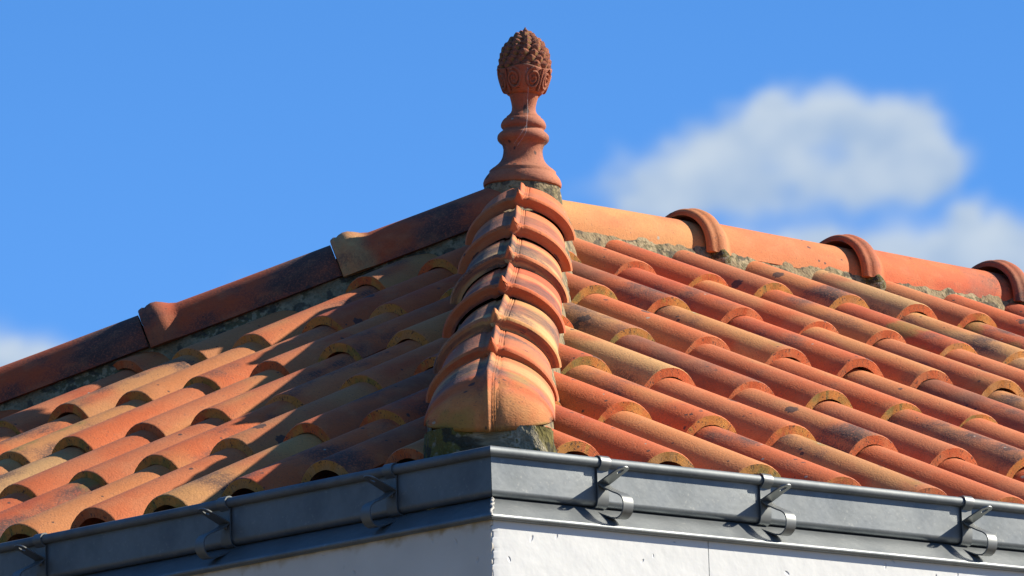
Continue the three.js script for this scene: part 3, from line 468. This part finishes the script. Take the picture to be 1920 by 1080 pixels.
// ---------------------------------------------------------------- the pine cone finial
{
  const fin = new THREE.Group(); fin.name = 'roof_finial'; scene.add(fin); tagged(fin, 'terracotta pine cone finial on a turned stem, standing on the roof peak', 'finial');
  fin.position.copy(APEX).add(V(-0.008, 0.047, 0)); fin.rotation.z = -0.042;
  const K = 0.0004185 * 1.03, H = (Y) => (838 - Y) * K * 1.08;
  const ft = clayTexture(90, { a: [0.37, 0.10, 0.042], b: [0.43, 0.125, 0.052], flame: 0.5, flameCol: [0.27, 0.11, 0.065], spots: 46, dark: 0.22 }); ft.repeat.set(1, 0.6);
  const fm = clayMat(ft, { bumpScale: 0.0014 }), cm = clayMat(clayTexture(91, { a: [0.33, 0.09, 0.04], b: [0.40, 0.13, 0.06], dark: 0.45, olive: 0.4, spots: 40 }), { bumpScale: 0.002, roughness: 0.95 });
  const prof = [[845, 60], [845, 196], [838, 201], [826, 202], [812, 198], [796, 188], [784, 178], [776, 170], [768, 172], [760, 163], [748, 146], [734, 129], [718, 115], [700, 106], [680, 102], [660, 101], [645, 105], [634, 110], [624, 124], [614, 132], [603, 134], [592, 132], [582, 124], [574, 114], [568, 106], [562, 104], [557, 110], [550, 116], [540, 117], [530, 114], [520, 108], [511, 100], [505, 88], [499, 88], [492, 78], [480, 67], [468, 62], [452, 61], [436, 64], [420, 68], [404, 73], [394, 76], [388, 73]];
  const lathe = (pts, seg = 72) => new THREE.LatheGeometry(pts.map(([Y, r]) => new THREE.Vector2(r * K, H(Y))), seg);
  mesh('stem', lathe(prof), fm, fin);
  // cup of four leaves whose edges roll into volutes
  const cg = lathe([[392, 60], [392, 84], [384, 95], [372, 104], [356, 113], [338, 121], [318, 128], [302, 132], [290, 136], [280, 140], [274, 139], [276, 128], [290, 118]], 96), cp = cg.attributes.position;
  for (let i = 0; i < cp.count; i++) { const x = cp.getX(i), y = cp.getY(i), z = cp.getZ(i), a = Math.atan2(z, x), l = Math.abs(Math.cos(2 * a)), hh = clamp((y - H(392)) / (H(274) - H(392))); const k = 1 + 0.05 * (l - 0.5) * hh - 0.05 * Math.pow(1 - l, 4); cp.setXYZ(i, x * k, y + hh * 0.006 * (Math.pow(l, 2) - 0.35), z * k); }
  cg.computeVertexNormals(); const cup = mesh('cup', cg, fm, fin);
  for (let q = 0; q < 8; q++) { // spirals to both sides of each leaf's rib
    const a0 = (q >> 1) * Math.PI / 2 + Math.PI / 4 * 0 + (q & 1 ? 0.43 : -0.43), sgn = q & 1 ? 1 : -1, pts = [];
    for (let i = 0; i <= 30; i++) { const t = i / 30, th = sgn * (t * 4.4 * Math.PI) + Math.PI / 2, rr = mix(0.0185, 0.002, t), y = H(332) + rr * 1.25 * Math.sin(th), ang = a0 + rr * 0.92 * Math.cos(th) / 0.052, rad = mix(0.0440, 0.0605, clamp((y - H(392)) / (H(280) - H(392)))); pts.push(V(rad * Math.cos(ang), y, rad * Math.sin(ang))); }
    mesh('volute', tube(pts, 0.0034, 6, 3), fm, cup);
  }
  for (let q = 0; q < 4; q++) { const a = q * Math.PI / 2 + Math.PI / 4, pts = []; for (let i = 0; i <= 8; i++) { const y = mix(H(386), H(283), i / 8), rad = mix(0.0425, 0.0605, Math.pow(i / 8, 0.8)); pts.push(V(rad * Math.cos(a), y, rad * Math.sin(a))); } mesh('rib', tube(pts, 0.0032, 6, 3), fm, cup); }
  // the cone: an egg with spiralling scales
  const parts = [], egg = [[300, 100], [280, 122], [255, 125], [225, 122], [200, 117], [175, 107], [150, 92], [128, 71], [108, 49], [92, 31], [78, 16], [66, 6], [58, 1]];
  const core = lathe(egg.map(([Y, r]) => [Y, r * 0.955]), 48); core.deleteAttribute('uv'); core.setAttribute('uv', new THREE.Float32BufferAttribute(new Float32Array(core.attributes.position.count * 2).map((_, i) => (i & 1 ? core.attributes.position.getY(i >> 1) : Math.atan2(core.attributes.position.getZ(i >> 1), core.attributes.position.getX(i >> 1)) * 0.05) * 4), 2)); parts.push(core);
  const rad = (Y) => { for (let i = 1; i < egg.length; i++) if (Y >= egg[i][0]) return mix(egg[i][1], egg[i - 1][1], (Y - egg[i][0]) / (egg[i - 1][0] - egg[i][0])); return 1; };
  const diamond = () => { const g = new THREE.IcosahedronGeometry(1, 3), p = g.attributes.position; for (let i = 0; i < p.count; i++) { const x = Math.abs(p.getX(i)), y = Math.abs(p.getY(i)), z = Math.abs(p.getZ(i)), e = 1.35, k = 1.12 / Math.pow(x ** e + y ** e + z ** e, 1 / e); p.setXYZ(i, p.getX(i) * k, p.getY(i) * k, p.getZ(i) * k); } g.computeVertexNormals(); return g; };
  const rc = rng(12); let row = 0;
  for (let Y = 284; Y > 74; Y -= 12 + 15 * clamp(rad(Y) / 120)) {
    const r = rad(Y), n = Math.max(5, Math.round(2 * Math.PI * r / 52)), s = Math.PI * r / n * 1.02, dr = (rad(Y - 6) - rad(Y + 6)) / 12;
    for (let i = 0; i < n; i++) {
      const a = (i + (row & 1) * 0.5) / n * Math.PI * 2 + (rc() - 0.5) * 0.05, g = diamond(), w = s * K * (0.92 + 0.2 * rc());
      g.scale(w, w * 0.95, w * 0.72); g.rotateX(-0.25 + Math.atan(-dr) * -1); g.translate(0, 0, (r - 4) * K); g.rotateY(Math.PI / 2 - a); g.translate(0, H(Y) + (rc() - 0.5) * 0.001, 0); parts.push(g);
    }
    row++;
  }
  const cone = mergeGeometries(parts.map((g) => { const k = g.index ? g.toNonIndexed() : g; for (const n of Object.keys(k.attributes)) if (!['position', 'normal', 'uv'].includes(n)) k.deleteAttribute(n); return k; }));
  mesh('pine_cone', cone, cm, fin);
  const web = new THREE.MeshStandardMaterial({ color: new THREE.Color().setRGB(0.8, 0.8, 0.82), roughness: 0.6, transparent: true, opacity: 0.4 });
  const strand = (pts) => mesh('cobweb', tube(pts.map(([x, Y, r]) => { const q = r * K; return V(x * K, H(Y), Math.sqrt(Math.max(0, q * q - x * x * K * K)) + 0.001); }), 0.00024, 4, 6), web, fin);
  strand([[18, 262, 136], [22, 300, 136], [25, 345, 122], [24, 390, 98], [22, 430, 84]]); strand([[26, 270, 136], [20, 320, 130], [26, 372, 108]]); strand([[12, 300, 136], [24, 340, 124], [25, 400, 90]]); strand([[22, 430, 84], [24, 500, 100], [22, 545, 122]]); strand([[22, 545, 122], [18, 600, 138], [-25, 660, 112]]); strand([[20, 560, 120], [-8, 610, 138], [-42, 650, 112]]);
}

// ---------------------------------------------------------------- gutter with its clips
{
  const gutter = new THREE.Group(); gutter.name = 'gutter'; scene.add(gutter); gutter.userData = { label: 'grey zinc box gutter with rolled rim along the eaves', category: 'gutter' };
  const trough = [[0.0, -0.004], ...arcPts(-0.011, -0.065, 0.011, 0, -90, 6), [-0.125, -0.076], [-0.125, -0.012], [-0.1235, -0.012], [-0.1235, -0.0745], [-0.011, -0.0745], [-0.0015, -0.064], [-0.0015, -0.004]];
  const rim = arcPts(0.003, 0.0, 0.0088, 180, -180, 20);
  for (const run of [runR, runL]) { mesh('trough', sweepRun(run, trough), zincMat, gutter); mesh('rim', sweepRun(run, rim), rimMat, gutter); }
  // one clip: band over the rim, strap down the face, a pierced tongue standing out and a sprung loop below
  const ribbon = (path, w, t, curved = true) => { const pts = curved ? new THREE.CatmullRomCurve3(path.map(([z, y]) => V(0, y, z))).getPoints(path.length * 7) : path.map(([z, y]) => V(0, y, z)); const pos = [], idx = [], uv = [], n = pts.length;
    const nor = pts.map((p, i) => { const a = pts[Math.max(0, i - 1)], b = pts[Math.min(n - 1, i + 1)], d = b.clone().sub(a).normalize(); return V(0, -d.z, d.y); });
    const corner = [[-w / 2, t / 2], [w / 2, t / 2], [w / 2, -t / 2], [-w / 2, -t / 2]];
    for (let s = 0; s < 4; s++) { const a = corner[s], b = corner[(s + 1) % 4], base = pos.length / 3; pts.forEach((p, i) => { for (const c of [a, b]) { pos.push(c[0], p.y + nor[i].y * c[1], p.z + nor[i].z * c[1]); uv.push(c[0] * 4 + 0.5, i / n); } }); for (let i = 0; i < n - 1; i++) { const k = base + i * 2; idx.push(k, k + 1, k + 2, k + 1, k + 3, k + 2); } }
    for (const [i, f] of [[0, 1], [n - 1, 0]]) { const base = pos.length / 3; for (const c of corner) { const p = pts[i]; pos.push(c[0], p.y + nor[i].y * c[1], p.z + nor[i].z * c[1]); uv.push(0.5, 0.5); } if (f) idx.push(base, base + 2, base + 1, base, base + 3, base + 2); else idx.push(base, base + 1, base + 2, base, base + 2, base + 3); }
    return geom(pos, uv, [[idx, 0]]); };
  const band = ribbon(arcPts(0.003, 0, 0.0108, 215, -60, 24).concat([[0.0035, -0.014]]), 0.0235, 0.0026, false);
  const strap = ribbon([[0.0035, -0.010], [0.0032, -0.03], [0.0032, -0.064], [-0.001, -0.0755], [-0.012, -0.079], [-0.03, -0.079]], 0.026, 0.0024);
  const shape = new THREE.Shape(); shape.moveTo(-0.0145, 0); shape.lineTo(0.0145, 0); shape.lineTo(0.0125, 0.050); shape.absarc(0, 0.050, 0.0125, 0, Math.PI, false); shape.lineTo(-0.0145, 0);
  const hole = new THREE.Path(); hole.absellipse(0, 0.047, 0.0045, 0.008, 0, Math.PI * 2, true); shape.holes.push(hole);
  const tongue = new THREE.ExtrudeGeometry(shape, { depth: 0.0018, bevelEnabled: true, bevelThickness: 0.0004, bevelSize: 0.0004, bevelSegments: 1, curveSegments: 16 });
  tongue.rotateX(Math.PI / 2); tongue.rotateX(-0.36); tongue.translate(0, -0.036, 0.004);
  const loop = ribbon([[0.0045, -0.037], [0.018, -0.046], [0.040, -0.0565], [0.053, -0.062], [0.0615, -0.069], [0.0645, -0.080], [0.061, -0.0935], [0.051, -0.1015], [0.039, -0.1015], [0.016, -0.0935], [-0.012, -0.083], [-0.03, -0.0815]], 0.024, 0.0024);
  const rivet = new THREE.SphereGeometry(0.0042, 10, 6); rivet.scale(1, 1, 0.5); rivet.translate(0.004, -0.0445, 0.0075);
  const spot = (run, k, label) => {
    const b = new THREE.Group(); b.name = numbered('bracket'); gutter.add(b);
    mesh('band', band, wornZincMat, b); mesh('strap', strap, wornZincMat, b); mesh('tongue', tongue, wornZincMat, b); mesh('loop', loop, wornZincMat, b); mesh('rivet', rivet, wornZincMat, b);
    place(b, run.m.clone().multiply(new THREE.Matrix4().makeTranslation(run.dir * k, 0, 0)));
  };
  for (const k of [0.258, 0.657, 1.180, 1.68]) spot(runR, k);
  for (const k of [0.25, 0.693, 1.218, 1.7]) spot(runL, k);
}

renderer.render(scene, camera);
